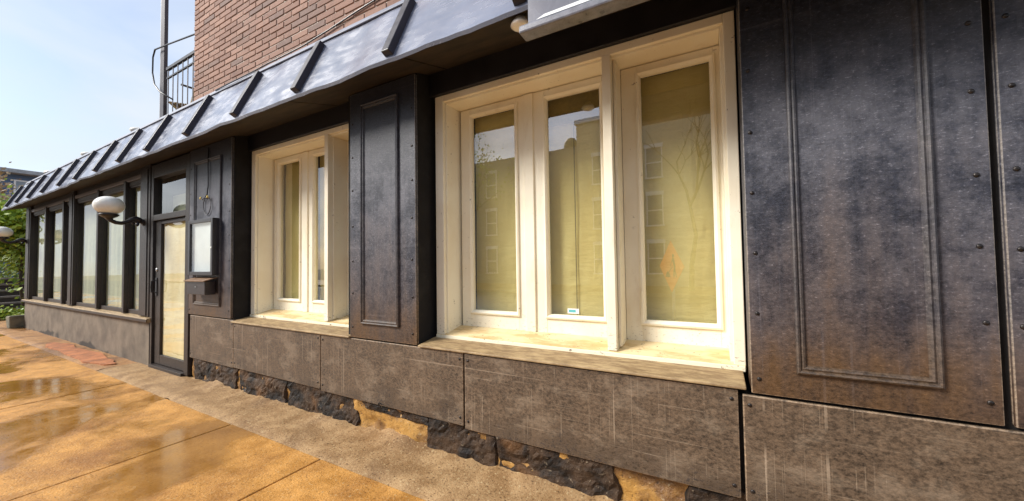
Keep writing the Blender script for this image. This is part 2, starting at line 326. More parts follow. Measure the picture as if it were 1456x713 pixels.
# rough strip along the wall
def wavy(x0, x1, ya, yb, z, step=0.12, amp=0.012, ampz=0.006, ny=8, seed=0, fil=0.0):
    mb = MB(); nx = max(2, int((x1-x0)/step)); vs = []
    for i in range(nx+1):
        xx = x0+(x1-x0)*i/nx
        for j in range(ny+1):
            t = j/ny; yy = ya+(yb-ya)*t + (amp*mnoise.noise((xx*5, seed, 1)) if j == 0 else 0)
            zz = z + ampz*mnoise.noise((xx*3, yy*5, seed)) + (-0.02 if j == 0 else 0) + (fil*max(0, t-0.6)/0.4*(0.7+1.3*mnoise.noise((xx*2.3, seed, 4))+0.6*mnoise.noise((xx*9, seed, 4))) if fil else 0)
            vs.append((xx, yy, zz))
    fs = [(i*(ny+1)+j, (i+1)*(ny+1)+j, (i+1)*(ny+1)+j+1, i*(ny+1)+j+1) for i in range(nx) for j in range(ny)]
    return mb.add(vs, fs)
tag(wavy(-5.98, 4, -0.455, 0.1, 0.014, step=0.05, amp=0.03, fil=0.05).build('wall_strip', 'strip', pav, smooth=True))
tag(wavy(-7.95, -6.0, -0.445, 0.3, 0.010, amp=0.015, seed=3).build('door_apron', 'strip', pav, smooth=True))
tag(wavy(-19.0, -7.97, -0.46, 0.1, 0.006, amp=0.06, ampz=0.014, seed=5).build('broken_edge_paving', 'earth_tone', pav, smooth=True))
# red concrete patch
mb = MB(); pts = []
for i in range(40):
    t = 2*math.pi*i/40; ca, sa = math.cos(t), math.sin(t)
    xx = -9.9+1.75*abs(ca)**0.6*(1 if ca > 0 else -1)*(1+0.12*mnoise.noise((ca*2, sa*2, 4)))
    yy = -0.24+0.135*abs(sa)**0.7*(1 if sa > 0 else -1)*(1+0.5*mnoise.noise((ca*3, sa*3, 9)))
    pts.append((xx, yy, 0.024))
mb.add(pts+[(p[0], p[1], 0.0) for p in pts], [tuple(range(40))]+[(i, 40+i, 40+(i+1) % 40, (i+1) % 40) for i in range(40)])
mb.build('red_patch', 'redpatch', pav)

# ================================================================ the storefront building
B = tag(empty('storefront_building', (0, 0, 0)), 'long black-panelled storefront with cream windows under a brick upper storey', 'building')
# ---- carcass
MB().box(-15.4, 4.0, 0.55, 8.0, -0.1, 3.55).build('inner_wall', 'void', B)
MB().box(-15.45, -15.3, 0.02, 0.56, 0.0, 3.3).build('end_wall', 'stucco', B)
MB().box(-15.5, 4.0, 0.1, 8.0, 3.56, 3.66).build('flat_roof', 'void', B)
MB().box(-6.2, -5.1, 0.03, 0.5, 0.29, 3.3).build('backing_board', 'void', B)
MB().box(-3.0, -2.13, 0.03, 0.5, 0.29, 3.3).build('backing_board', 'void', B)
MB().box(0.17, 4.0, 0.03, 0.5, 0.29, 3.3).build('backing_board', 'void', B)
MB().box(-5.1, -3.0, 0.035, 0.54, 0.29, 0.78).build('backing_board', 'void', B)
MB().box(-2.13, 0.17, 0.035, 0.54, 0.29, 0.78).build('backing_board', 'void', B)
# lintel boards over the windows
for x0, x1 in ((-5.11, -2.93), (-2.125, 0.16)):
    MB().box(x0, x1, 0.17, 0.5, 2.945, 3.3).build('lintel_board', 'black', B, bevel=0.004)
# screw shared mesh
def screw_mesh():
    mb = MB(); mb.lathe([(0.0105, 0), (0.010, 0.002), (0.007, 0.0048), (0.002, 0.0058)], n=10); return mb
SCREW = None
def screw(parent, x, y, z):
    global SCREW
    if SCREW is None:
        SCREW = screw_mesh().build('screw', 'screw', parent, smooth=True); SCREW.rotation_euler = (math.pi/2, 0, 0); SCREW.location = (x, y, z)
    else: inst(SCREW, parent, (x, y, z), (math.pi/2, random.uniform(0, 1), 0))
def moulding(parent, x0, x1, z0, z1, y, w=0.042):
    prof = [(0, 0.0), (0.002, 0.016), (0.009, 0.020), (0.016, 0.017), (0.020, 0.009), (0.028, 0.013), (0.036, 0.010), (w, 0.0)]   # (inset, height)
    mb = MB(); vs = []
    for d, h in prof: vs += [(x0+d, y-h, z0+d), (x1-d, y-h, z0+d), (x1-d, y-h, z1-d), (x0+d, y-h, z1-d)]
    fs = [(i*4+k, i*4+(k+1) % 4, (i+1)*4+(k+1) % 4, (i+1)*4+k) for i in range(len(prof)-1) for k in range(4)]
    return mb.add(vs, fs).build('moulding', 'mould', parent)
def wall_panel(x0, x1, z0, z1, mx0, mx1, mz0, mz1, label=None, ret=0.2, sidex=0.022):
    mb = MB(); mb.box(x0, x1, 0.0, 0.02, z0, z1)
    o = mb.build('wall_panel', 'panel', B, bevel=0.004, edge='worn')
    for xx in ((x0, 0), (x1, 1)):
        a = xx[0] if xx[1] == 0 else xx[0]-0.022
        MB().box(a+0.001, a+0.021, 0.0225, ret, z0+0.004, z1).build('return_board', 'panel', o, bevel=0.003, edge='worn')
    moulding(o, mx0, mx1, mz0, mz1, -0.0005)
    n = 7
    for i in range(n):
        z = z0+0.08+(z1-z0-0.35)*i/(n-1)
        for xx in (x0+0.035, x1-0.04): screw(o, xx+random.uniform(-.004, .004), -0.0002, z+random.uniform(-.02, .02))
    return o
wall_panel(-6.235, -5.115, 0.865, 3.08, -6.07, -5.35, 1.0, 2.90)
wall_panel(-2.94, -2.13, 0.835, 3.08, -2.785, -2.315, 0.965, 2.955)
wall_panel(0.158, 1.012, 0.811, 3.08, 0.345, 0.845, 0.935, 2.92)
wall_panel(1.042, 2.0, 0.811, 3.08, 1.23, 1.81, 0.935, 2.92)
wall_panel(2.03, 3.2, 0.803, 3.08, 2.25, 2.98, 0.935, 2.92)
# ---- kick panels
for x0, x1, zb, zt in ((-6.19, -5.052, 0.285, 0.85), (-5.046, -3.392, 0.29, 0.832), (-3.378, -1.67, 0.275, 0.822), (-1.655, 0.098, 0.258, 0.815), (0.118, 1.95, 0.25, 0.795), (1.965, 3.6, 0.25, 0.795)):
    o = MB().box(x0, x1, 0.004, 0.03, zb, zt).build('kick_panel', 'kick', B, bevel=0.006, edge='worn')
    for xx in (x0+0.03, x1-0.03):
        for zz in (zb+0.06, zt-0.05): screw(o, xx, 0.0038, zz)
# ---- foundation stones under the panels
vs = []; nx_, nz_ = 420, 12
for j in range(nz_+1):
    for i in range(nx_+1):
        xx = -6.2+9.8*i/nx_; zz = -0.05+0.38*j/nz_
        vs.append((xx, 0.05+0.035*mnoise.noise((xx*4, zz*7, 1))+0.02*mnoise.noise((xx*13, zz*16, 2))+0.006*mnoise.noise((xx*40, zz*40, 2)), zz))
MB().add(vs, [(j*(nx_+1)+i, j*(nx_+1)+i+1, (j+1)*(nx_+1)+i+1, (j+1)*(nx_+1)+i) for j in range(nz_) for i in range(nx_)]).build('mortar_bed', 'mortar', B, smooth=True)
def stone(x0, x1, z0, z1, seed):
    mb = MB(); nx, nz = max(8, int((x1-x0)/0.028)), 11; vs = []
    rg = random.Random(seed); tl, tr_ = rg.uniform(-.07, .07), rg.uniform(-.07, .07)
    for j in range(nz+1):
        for i in range(nx+1):
            uu, vv = i/nx, j/nz; ex = min(uu, 1-uu)*(x1-x0); ez = min(vv, 1-vv)*(z1-z0)
            e = (min(1, ex/0.022)*min(1, ez/0.03))**0.6
            xx = x0+(x1-x0)*uu+(tl*(1-uu)+tr_*uu)*(vv-.5)+0.035*mnoise.noise((vv*5, seed, uu*2)); zz = z0+(z1-z0)*vv+0.03*mnoise.noise((uu*(x1-x0)*6, seed, 7+vv))
            cell = mnoise.cell((xx*7+3*mnoise.noise((xx*3, zz*3, seed)), zz*11, seed))
            q = mnoise.noise((xx*3.5, zz*7, seed))*0.022+mnoise.noise((xx*15, zz*24, seed))*0.012+mnoise.noise((xx*45, zz*50, seed))*0.007+0.008*cell
            vs.append((xx, 0.075-e*(0.050+q), zz))
    fs = [(j*(nx+1)+i, j*(nx+1)+i+1, (j+1)*(nx+1)+i+1, (j+1)*(nx+1)+i) for j in range(nz) for i in range(nx)]
    return mb.add(vs, fs).build('foundation_stone', 'stone', B)
for i, (x0, x1, z0, z1) in enumerate(((-6.12, -5.0, -.05, .32), (-4.96, -3.98, -.05, .32), (-3.99, -2.86, -.05, .32), (-2.06, -1.38, -.05, .31), (-1.40, -0.53, -.05, .31), (-0.2, 0.6, -.05, .30), (0.58, 1.7, -.05, .30), (1.68, 2.9, -.05, .30), (-2.90, -2.02, 0.17, .32))):
    stone(x0, x1, z0, z1, i*3.7+1)
# ---- stone sills
for x0, x1 in ((-5.09, -2.945), (-2.105, 0.135)):
    MB().prism([(-0.014, 0.824), (0.20, 0.835), (0.24, 0.835), (0.24, 0.872), (0.19, 0.870), (-0.013, 0.840)], x0, x1).build('stone_sill', 'sill', B, bevel=0.005)

# ---- cream display windows
def display_window(dx):
    F0, F1 = 0.20, 0.44       # front of frame, plane of sashes
    xl, xr, zt, zb = -2.085, 0.150, 2.943, 0.872
    mb = MB()
    # flat casing on the front and the reveal boards behind
    mb.box(xl, xl+0.085, F0, F0+0.03, zb, zt); mb.box(xr-0.058, xr, F0, F0+0.03, zb, zt); mb.box(xl+0.086, xr-0.059, F0+0.001, F0+0.03, zt-0.055, zt)
    mb.box(xl+0.06, xl+0.10, F0+0.0305, F1+0.05, zb, zt-0.02); mb.box(xr-0.075, xr-0.035, F0+0.0305, F1+0.05, zb, zt-0.02)
    mb.box(xl+0.1005, xr-0.0755, F0+0.031, F1+0.05, zt-0.07, zt-0.02)
    w = mb.build('display_window', 'cream', B, bevel=0.004); w.location.x = dx
    MB().prism([(F0-0.012, 0.862), (F1+0.04, 0.895), (F1+0.04, 0.945), (F1-0.02, 0.945), (F0+0.01, 0.902), (F0-0.012, 0.896)], xl+0.002, xr-0.002).build('window_board', 'board', w, bevel=0.005)
    MB().box(-0.625, -0.565, F0-0.004, F1, 0.905, zt-0.056).build('mullion_board', 'cream', w, bevel=0.004)
    # outer stop bead down the mullion
    MB().box(-0.562, -0.545, F0+0.05, F1-0.02, 0.925, zt-0.072).build('stop_bead', 'cream', w, bevel=0.003)
    def sash(x0, x1, p0, p1, z0=0.935, z1=2.868, pz0=1.085, pz1=2.79):
        m = MB(); y0, y1 = F1-0.03, F1+0.03
        m.box(x0, p0-0.022, y0, y1, z0, z1); m.box(p1+0.022, x1, y0, y1, z0, z1)
        m.box(p0-0.0215, p1+0.0215, y0+0.001, y1, z0, pz0-0.022); m.box(p0-0.0215, p1+0.0215, y0+0.001, y1, pz1+0.022, z1)
        o = m.build('sash', 'cream', w, bevel=0.003)
        # glazing bead, a raised bevelled border
        prof = [(-0.034, 0.001), (-0.030, 0.014), (-0.018, 0.018), (-0.008, 0.010), (0.0, -0.002), (0.002, -0.030)]
        vs = []
        for d, h in prof: vs += [(p0+d, y0-h, pz0+d), (p1-d, y0-h, pz0+d), (p1-d, y0-h, pz1-d), (p0+d, y0-h, pz1-d)]
        MB().add(vs, [(i*4+k, i*4+(k+1) % 4, (i+1)*4+(k+1) % 4, (i+1)*4+k) for i in range(len(prof)-1) for k in range(4)]).build('glazing_bead', 'cream', w)
        MB().pane(p0-0.004, p1+0.004, F1-0.010, pz0-0.004, pz1+0.004).build('pane', 'glass', w)
        # kraft paper taped behind the glass, slightly buckled
        nx, nz = 14, 30; vs = []
        sd_ = random.uniform(0, 50)
        for j in range(nz+1):
            for i in range(nx+1):
                xx = p0-0.02+(p1-p0+0.04)*i/nx; zz = pz0-0.02+(pz1-pz0+0.04)*j/nz
                vs.append((xx, F1+0.055+0.012*mnoise.noise((xx*5+sd_, zz*1.6, sd_))+0.004*mnoise.noise((xx*14, zz*5, sd_)), zz))
        MB().add(vs, [(j*(nx+1)+i, j*(nx+1)+i+1, (j+1)*(nx+1)+i+1, (j+1)*(nx+1)+i) for j in range(nz) for i in range(nx)]).build('paper_cover', 'paper', w, smooth=True)
    sash(-1.965, -1.325, -1.845, -1.418)
    sash(-1.245, -0.628, -1.125, -0.702)
    sash(-0.543, 0.098, -0.412, 0.017)
    MB().box(-1.328, -1.242, F1-0.045, F1+0.03, 0.94, 2.866).build('meeting_post', 'cream', w, bevel=0.004)
    return w
W2 = display_window(0.0)
W1 = display_window(-2.985)
# darker brown band behind the top of the middle pane, seam down its length, maker's sticker
MB().box(-0.93, -0.922, 0.478, 0.480, 1.07, 2.80).build('paper_seam', simple('paper_tape', (0.30, 0.24, 0.09), 0.6), W2)
MB().box(-1.14, -0.69, 0.470, 0.474, 2.585, 2.82).build('top_band', simple('darker_paper', (0.33, 0.25, 0.075), 0.8), W2)
MB().box(-0.985, -0.895, 0.4255, 0.4265, 1.10, 1.138).build('sticker', 'white', W2)
MB().box(-0.975, -0.92, 0.4247, 0.4252, 1.109, 1.129).build('sticker_mark', simple('teal_print', (0.10, 0.42, 0.45), 0.5), W2)

# ---- shop door with transom
D0 = 0.03
mb = MB()
mb.box(-7.545, -7.455, D0-0.03, D0+0.08, 0.03, 3.06); mb.box(-6.36, -6.24, D0-0.03, D0+0.08, 0.03, 3.06)
mb.box(-7.454, -6.361, D0-0.029, D0+0.08, 2.205, 2.29); mb.box(-7.454, -6.361, D0-0.029, D0+0.08, 2.86, 3.06); mb.box(-7.454, -6.361, D0-0.06, D0+0.12, 0.0, 0.05)
door = mb.build('shop_door', 'bay', B, bevel=0.004)
mb = MB(); y0, y1 = D0, D0+0.05
mb.box(-7.448, -7.25, y0, y1, 0.06, 2.195); mb.box(-6.41, -6.367, y0, y1, 0.06, 2.195); mb.box(-7.249, -6.411, y0+.001, y1, 0.06, 0.195); mb.box(-7.249, -6.411, y0+.001, y1, 2.145, 2.195)
mb.build('door_leaf', 'bay', door, bevel=0.004)
MB().pane(-7.28, -6.40, y0+0.022, 0.185, 2.155).build('door_pane', 'bayglass', door)
def sheet(name, x0, x1, z0, z1, y, mat, parent, nx=18, nz=24, amp=0.008, fx=4, fz=1.5, sd_=0):
    vs = [(x0+(x1-x0)*i/nx, y+amp*mnoise.noise(((x0+(x1-x0)*i/nx)*fx, (z0+(z1-z0)*j/nz)*fz, sd_)), z0+(z1-z0)*j/nz) for j in range(nz+1) for i in range(nx+1)]
    return MB().add(vs, [(j*(nx+1)+i, j*(nx+1)+i+1, (j+1)*(nx+1)+i+1, (j+1)*(nx+1)+i) for j in range(nz) for i in range(nx)]).build(name, mat, parent, smooth=True)
sheet('door_paper', -7.262, -6.39, 0.19, 2.15, y0+0.036, 'doorpaper', door, sd_=3)
MB().pane(-7.455, -6.36, D0+0.022, 2.285, 2.865).build('transom_pane', 'bayglass', door)
sheet('transom_blind', -7.45, -6.36, 2.28, 2.62, D0+0.2, 'curtain', door)
mb = MB(); mb.box(-7.40, -7.35, D0-0.012, D0, 1.07, 1.34); mb.tube([(-7.375, D0-0.01, 1.12), (-7.375, D0-0.06, 1.13), (-7.375, D0-0.065, 1.21), (-7.375, D0-0.06, 1.29), (-7.375, D0-0.01, 1.30)], 0.011)
mb.build('pull_handle', 'iron', door, bevel=0.002)
MB().lathe([(0.028, 0), (0.026, 0.008), (0.014, 0.014)], n=16).build('lock_cylinder', 'steel', door, smooth=True)
lk = bpy.data.objects['lock_cylinder']; lk.rotation_euler = (math.pi/2, 0, 0); lk.location = (-7.375, D0-0.001, 1.46)
MB().box(-7.54, -6.24, 0.09, 0.55, -0.02, 0.028).build('threshold_stone', 'strip', door)

# ---- glazed bay
MB().box(-15.5, -7.5, 0.0, 0.5, -0.03, 0.665).build('bay_base', 'stucco', B, bevel=0.012)
MB().prism([(-0.05, 0.667), (0.16, 0.667), (0.16, 0.745), (0.05, 0.742), (-0.045, 0.725), (-0.05, 0.715)], -15.53, -7.49).build('bay_sill', 'sill', B, bevel=0.005)
MB().box(-15.53, -7.47, -0.058, -0.0505, 0.672, 0.712).build('sill_edge', 'bay', B, bevel=0.002)
MB().box(-15.5, -7.56, 0.03, 0.3, 2.86, 3.3).build('bay_head', 'bay', B, bevel=0.004)
MB().box(-15.5, -7.56, 0.0, 0.028, 2.93, 2.99).build('head_trim', simple('worn_trim', (0.13, 0.12, 0.13), 0.4), B, bevel=0.006)
for x0, x1 in ((-15.5, -15.06), (-11.76, -11.43), (-7.935, -7.548)):
    o = MB().box(x0, x1, -0.012, 0.2, 0.746, 3.1).build('bay_post', 'bay', B, bevel=0.006)
    MB().box(x0+0.07, x1-0.07, -0.024, -0.0125, 0.76, 3.02).build('post_board', 'bay', o, bevel=0.004)
def bay_section(xs, x0, x1):      # three lights between two posts
    edges = [x0]+list(xs)+[x1]
    for i in range(len(edges)-1):
        a = edges[i]+(0.09 if i else 0); b = edges[i+1]
        mb = MB(); mb.box(a, b, 0.04, 0.09, 0.746, 0.81); mb.box(a, b, 0.04, 0.09, 2.83, 2.86); mb.box(a, a+0.012, 0.04, 0.09, 0.811, 2.829); mb.box(b-0.012, b, 0.04, 0.09, 0.811, 2.829)
        o = mb.build('bay_window', 'bay', B, bevel=0.004)
        MB().pane(a+0.006, b-0.006, 0.062, 0.80, 2.84).build('pane', 'bayglass', o)
        # curtain with soft folds
        nx = int((b-a)/0.02); vs = []
        for j in range(9):
            for q in range(nx+1):
                xx = a+0.02+(b-a-0.04)*q/nx; zz = 0.78+2.06*j/8
                vs.append((xx, 0.115+0.006*math.sin(xx*23+3*mnoise.noise((xx*2, i, 3)))+0.006*mnoise.noise((xx*7, zz, i)), zz))
        MB().add(vs, [(j*(nx+1)+q, j*(nx+1)+q+1, (j+1)*(nx+1)+q+1, (j+1)*(nx+1)+q) for j in range(8) for q in range(nx)]).build('curtain', 'curtain', o, smooth=True)
    for xx in xs: MB().box(xx, xx+0.09, -0.012, 0.10, 0.747, 2.95).build('bay_mullion', 'bay', B, bevel=0.005)
bay_section((-13.68, -12.25), -15.06, -11.76)
bay_section((-10.02, -8.67), -11.43, -7.935)

# ---- awning: sloping metal sheets, ribs, soffit
AY0, AZ0, AY1, AZ1 = -0.365, 3.0, -0.075, 3.66
XL, XR = -15.75, 3.6
aw = MB().prism([(AY0+0.06, AZ0+0.04), (0.0, 3.10), (0.0, 3.60), (AY1+0.055, AZ1-0.04)], XL+0.5, XR-0.02).build('awning', 'void', B)
ribx = [-2.05+1.092*i for i in range(5, 0, -1)]+[-2.05, -3.18, -4.24, -5.345, -6.5, -7.53, -8.56, -9.6, -10.62, -11.8, -12.95, -14.05, -15.15]
edges = [XR]+ribx+[XL]
sl = Vector((0, AY1-AY0, AZ1-AZ0)).normalized(); nrm = Vector((0, -sl.z, sl.y))
for i in range(len(edges)-1):
    a, b = edges[i+1], edges[i]
    nx, nj = 12, 5; vs = []; sdv = i*2.3
    last = (i == len(edges)-2)
    for j in range(nj+1):
        t = j/nj
        for q in range(nx+1):
            lo = a+(0.62*t if last else 0); xx = lo+(b-lo)*q/nx; edge = min(q, nx-q)/nx
            p = Vector((xx, AY0, AZ0))+Vector((0, (AY1-AY0)*t, (AZ1-AZ0)*t))
            d = 0.020*mnoise.noise((xx*2.1, t*1.3, sdv))*min(1, edge*4)*(1 if j < nj else 0.2)
            if j == 0: d += 0.005*mnoise.noise((xx*7, 0, 2))+(0.008*mnoise.noise((xx*30, 0, 2)) if -2.2 < xx < 1.4 else 0)
            vs.append(tuple(p+nrm*d))
    # folded drip lip along the bottom
    base = len(vs)
    for q in range(nx+1): v = vs[q]; vs.append((v[0], v[1]+0.012, v[2]-0.022+0.004*mnoise.noise((v[0]*6, 3, 1))))
    fs = [(j*(nx+1)+q, j*(nx+1)+q+1, (j+1)*(nx+1)+q+1, (j+1)*(nx+1)+q) for j in range(nj) for q in range(nx)]
    fs += [(base+q, base+q+1, q+1, q) for q in range(nx)]
    lv = vs[:nx+1]; vs2 = vs[:base]+lv+vs[base:]; fs = fs[:nj*nx]+[(base+nx+1+q, base+nx+2+q, base+q+1, base+q) for q in range(nx)]
    MB().add(vs2, fs).build('awning_sheet', 'awn', aw, smooth=True)
for xx in ribx:
    dx = 0.0
    p0 = Vector((xx, AY0, AZ0))+sl*0.03; p1 = Vector((xx, AY1, AZ1))-sl*0.10
    vs = []
    for p in (p0, p1):
        rj = random.uniform(-.012, .012)
        for sx, h in ((-0.042, -0.01), (0.042, -0.01), (0.037, 0.052), (-0.037, 0.052)): vs.append(tuple(p+Vector((sx+rj, 0, 0))+nrm*h))
    MB().add(vs, [(0, 1, 2, 3), (7, 6, 5, 4), (0, 4, 5, 1), (1, 5, 6, 2), (2, 6, 7, 3), (3, 7, 4, 0)]).build('awning_rib', 'rib', aw, bevel=0.005)
# top flashing
MB().prism([(AY1-0.030, AZ1-0.045), (AY1-0.036, AZ1-0.040), (AY1-0.008, AZ1+0.014), (-0.005, AZ1+0.050), (-0.005, AZ1-0.01)], XL+0.7, XR).build('top_flashing', 'flash', aw, bevel=0.004)
# soffit boards
bx = XL+0.05; 
soff = [XL+0.05, -13.2, -10.9, -8.4, -6.0, -3.35, -1.93, 0.4, 2.1, XR]
for a, b in zip(soff[:-1], soff[1:]):
    MB().prism([(AY0+0.016, AZ0-0.012), (0.17, 3.14), (0.17, 3.155), (AY0+0.016, AZ0+0.004)], a+0.008, b-0.008).build('soffit_board', 'soffit', aw)
for a in soff[1:-1]:
    MB().prism([(AY0+0.03, AZ0-0.003), (0.16, 3.143), (0.16, 3.15), (AY0+0.03, AZ0+0.005)], a-0.03, a+0.03).build('soffit_joint', 'void', aw)

# ---- upper brick wall
PX, PZ, ZB, XB = 0.284, 0.0702, 3.60, -6.13
uw = MB().box(XB+0.012, 4.0, 0.0, 8.0, 3.58, 8.0).build('upper_wall', 'bmortar', B)
rest = MB()
cs = Vector((0, -2.25, 1.5))
def toframe(P):
    d = P-cs; X_, Y_, Z_ = d.dot(r), d.dot(u), d.dot(f)
    return (728+520*X_/Z_, 356.5-520*Y_/Z_) if Z_ > 0.01 else (1e6, 1e6)
brick0 = None; nb = 0
row = 0
z = ZB
while z < 7.9:
    x = XB + (0 if row % 2 == 0 else PX/2) ; first = row % 2 == 1
    if first: spans = [(XB, XB+PX/2-0.016)]
    else: spans = []
    while x < 3.9: spans.append((x, x+PX-0.016)); x += PX
    for a, b in spans:
        px, py = toframe(Vector(((a+b)/2, 0, z)))
        jy = random.uniform(-0.003, 0.002)
        if -60 < px < 720 and py > -35 and (a, b) and nb < 296 and z > 3.62-0.07:
            nb += 1
            if brick0 is None:
                mb = MB(); mb.box(-0.5, 0.5, 0, 0.02, 0, PZ-0.013); brick0 = mb.build('brick', 'brick', uw, bevel=0.0025, seg=1); ob = brick0
            else: ob = inst(brick0, uw)
            ob.location = ((a+b)/2, -0.008+jy, z+random.uniform(-.0012, .0012)); ob.scale = (b-a, 1, 1)
        else: rest.box(a, b, -0.008+jy, 0.02, z, z+PZ-0.013)
    z += PZ; row += 1
tag(rest.build('outer_bricks', 'brick2', uw), kind='stuff')

# ================================================================ things on the facade
def wall_lamp(x, label):
    t = tag(empty('wall_lamp', (x, -0.026, 2.2)), label, 'lamp', 'globe lamps on scrolled iron arms')
    pl = MB(); pl.lathe([(0.055, 0), (0.055, 0.012), (0.035, 0.02), (0.022, 0.035)], n=20); o = pl.build('wall_plate', 'iron', t, smooth=False, bevel=0.002); o.rotation_euler = (math.pi/2, 0, 0)
    pts = [(0, -0.02, 0.0), (0, -0.05, 0.035), (0, -0.085, 0.05), (0, -0.13, 0.03), (0, -0.18, -0.01), (0, -0.24, -0.035), (0, -0.30, -0.03), (0, -0.345, -0.005), (0, -0.372, 0.03)]
    MB().tube(pts, [0.034, 0.040, 0.040, 0.034, 0.030, 0.028, 0.028, 0.030, 0.038], 10).build('arm', 'iron', t, smooth=True)
    sc_ = [(0, -0.10+0.045*math.sin(a)*(1-a/9), -0.035-0.045*math.cos(a)*(1-a/9)+0.045) for a in [0.5*i for i in range(1, 14)]]
    sc_ = [(0, y_, z_-0.03) for _, y_, z_ in sc_]
    MB().tube(sc_, [0.024-0.001*i for i in range(len(sc_))], 8).build('scroll', 'iron', t, smooth=True)
    MB().lathe([(0.025, -0.02), (0.04, 0.0), (0.05, 0.012), (0.085, 0.03), (0.108, 0.05), (0.11, 0.066), (0.09, 0.074)], (0, -0.372, 0.02), 24).build('cup', 'iron', t, smooth=True)
    prof = []
    for i in range(19):
        a = -math.pi/2*0.93+(math.pi*0.965)*i/18; prof.append((max(0.002, 0.166*math.cos(a)), 0.136*math.sin(a)))
    MB().lathe(prof, (0, -0.372, 0.215), 36).build('globe', 'opal', t, smooth=True)
    return t
wall_lamp(-7.74, 'white globe lamp on black scrolled arm beside the shop door')
wall_lamp(-15.28, 'white globe lamp on black scrolled arm at the far corner of the building')

mc = tag(empty('menu_case', (-5.69, -0.0005, 1.39)), 'black framed menu case with blank white sheet on the panel by the door', 'menu case')
w_, h_ = 0.33, 0.71
mb = MB(); d_ = 0.09
mb.box(-w_, -w_+0.05, -d_, -0.016, 0, h_); mb.box(w_-0.05, w_, -d_, -0.016, 0, h_); mb.box(-w_+0.0505, w_-0.0505, -d_+0.001, -0.016, 0, 0.045); mb.box(-w_+0.0505, w_-0.0505, -d_+0.001, -0.016, h_-0.045, h_)
mb.build('case_frame', 'menuframe', mc, bevel=0.004)
MB().box(-w_+0.045, w_-0.045, -0.05, -0.016, 0.04, h_-0.04).build('menu_sheet', 'white', mc)
MB().pane(-w_+0.046, w_-0.046, -0.076, 0.041, h_-0.041).build('case_glass', 'bayglass', mc)
MB().lathe([(0.010, 0), (0.009, 0.006), (0.004, 0.009)], n=10).build('case_lock', 'steel', mc); lk = [o for o in mc.children if o.name.startswith('case_lock')][0]; lk.rotation_euler = (math.pi/2, 0, 0); lk.location = (w_-0.025, -d_-0.0005, 0.34)
mbx = tag(empty('mailbox', (-5.66, -0.0005, 1.15)), 'small dark metal mailbox with sloping lid hanging below the menu case', 'mailbox')
MB().box(-0.26, 0.22, -0.13, -0.016, 0.0, 0.165).build('box_body', 'mailbox', mbx, bevel=0.006)
MB().prism([(-0.155, 0.162), (-0.014, 0.205), (-0.014, 0.215), (-0.158, 0.174)], -0.29, 0.25).build('lid', 'mailtop', mbx, bevel=0.002)
MB().box(-0.03, 0.0, -0.135, -0.1305, 0.09, 0.105).build('latch', 'steel', mbx)
# wire left from a removed lamp
lw = tag(empty('loose_wire', (-5.70, -0.0005, 2.30)), 'loose black lamp wire with yellow connectors above the menu case', 'wire')
MB().tube([(0.02, -0.012, 0.74), (0.018, -0.015, 0.5), (0.022, -0.012, 0.25), (0.015, -0.02, 0.13), (-0.005, -0.03, 0.09)], 0.007, 6).build('cable', 'iron', lw, smooth=True)
MB().tube([(-0.005, -0.03, 0.09), (-0.07, -0.04, 0.06), (-0.12, -0.03, 0.09)], 0.006, 6).tube([(-0.005, -0.03, 0.09), (0.05, -0.035, 0.07)], 0.006, 6).build('lead', 'iron', lw, smooth=True)
cap = simple('yellow_wire_cap', (0.75, 0.55, 0.08), 0.4)
for px_ in (-0.125, 0.06): MB().lathe([(0.013, 0), (0.012, 0.015), (0.006, 0.032)], (px_, -0.033, 0.075), 10).build('connector', cap, lw, smooth=True)
pts = [(0.10*math.sin(2*math.pi*i/24)*(1+0.2*math.cos(2*math.pi*i/24)), -0.013, -0.02+0.115*math.cos(2*math.pi*i/24)) for i in range(25)]
MB().tube(pts, 0.005, 5).build('lamp_outline', 'mould', lw, smooth=True)

# flood bulb under the soffit and sign box on the awning
fb = tag(empty('flood_bulb', (-1.00, -0.27, 3.045)), 'white flood bulb under the awning edge beside the hanging sign', 'lamp')
MB().lathe([(0.030, 0.0), (0.030, -0.02), (0.026, -0.03)][::-1], n=18).build('socket', 'iron', fb)
MB().lathe([(0.027, -0.028), (0.034, -0.045), (0.058, -0.075), (0.062, -0.088), (0.045, -0.10), (0.02, -0.106)][::-1], n=24).build('bulb', 'opal', fb, smooth=True)
sg = tag(empty('hanging_sign', (-0.86, -0.45, 2.76)), 'pale grey sign box with a metal lip mounted in front of the awning', 'sign')
signm = simple('sign_face_grey', (0.14, 0.145, 0.185), 0.28, 0.15, 3)
MB().box(0.0, 2.6, -0.005, 0.055, 0.045, 0.75).build('sign_face', signm, sg, bevel=0.004)
MB().box(-0.045, 2.62, -0.035, 0.06, 0.0, 0.044).build('bottom_lip', simple('lip_grey', (0.17, 0.175, 0.21), 0.32, 0.3, 20), sg, bevel=0.01)
MB().add([(0.05, -0.0085, 0.062), (0.7, -0.0085, 0.062), (0.62, -0.0085, 0.085), (0.10, -0.0085, 0.078)], [(0, 1, 2, 3)]).build('white_stripe', 'white', sg)
for xx in (0.25, 1.3, 2.35): MB().box(xx, xx+0.04, 0.056, 0.20, 0.28, 0.31).build('bracket', 'iron', sg)

# lamps on the roof edge
for i, x in enumerate((-8.5, -11.15, -14.0)):
    t = tag(empty('roof_lamp', (x, 0.12, 3.66)), 'white oval lamp head on the roof above ' + ('the bay beside the shop door', 'the middle post of the glazed bay', 'the bay panes by the far building corner')[i], 'lamp', 'lamp heads along the roof edge')
    MB().tube([(0, 0, 0), (0, 0, 0.13)], 0.02, 8).build('stem', 'iron', t)
    MB().lathe([(0.03, 0.10), (0.09, 0.12), (0.12, 0.155), (0.105, 0.19), (0.06, 0.21), (0.01, 0.218)], n=22).build('lamp_head', 'opal', t, smooth=True)

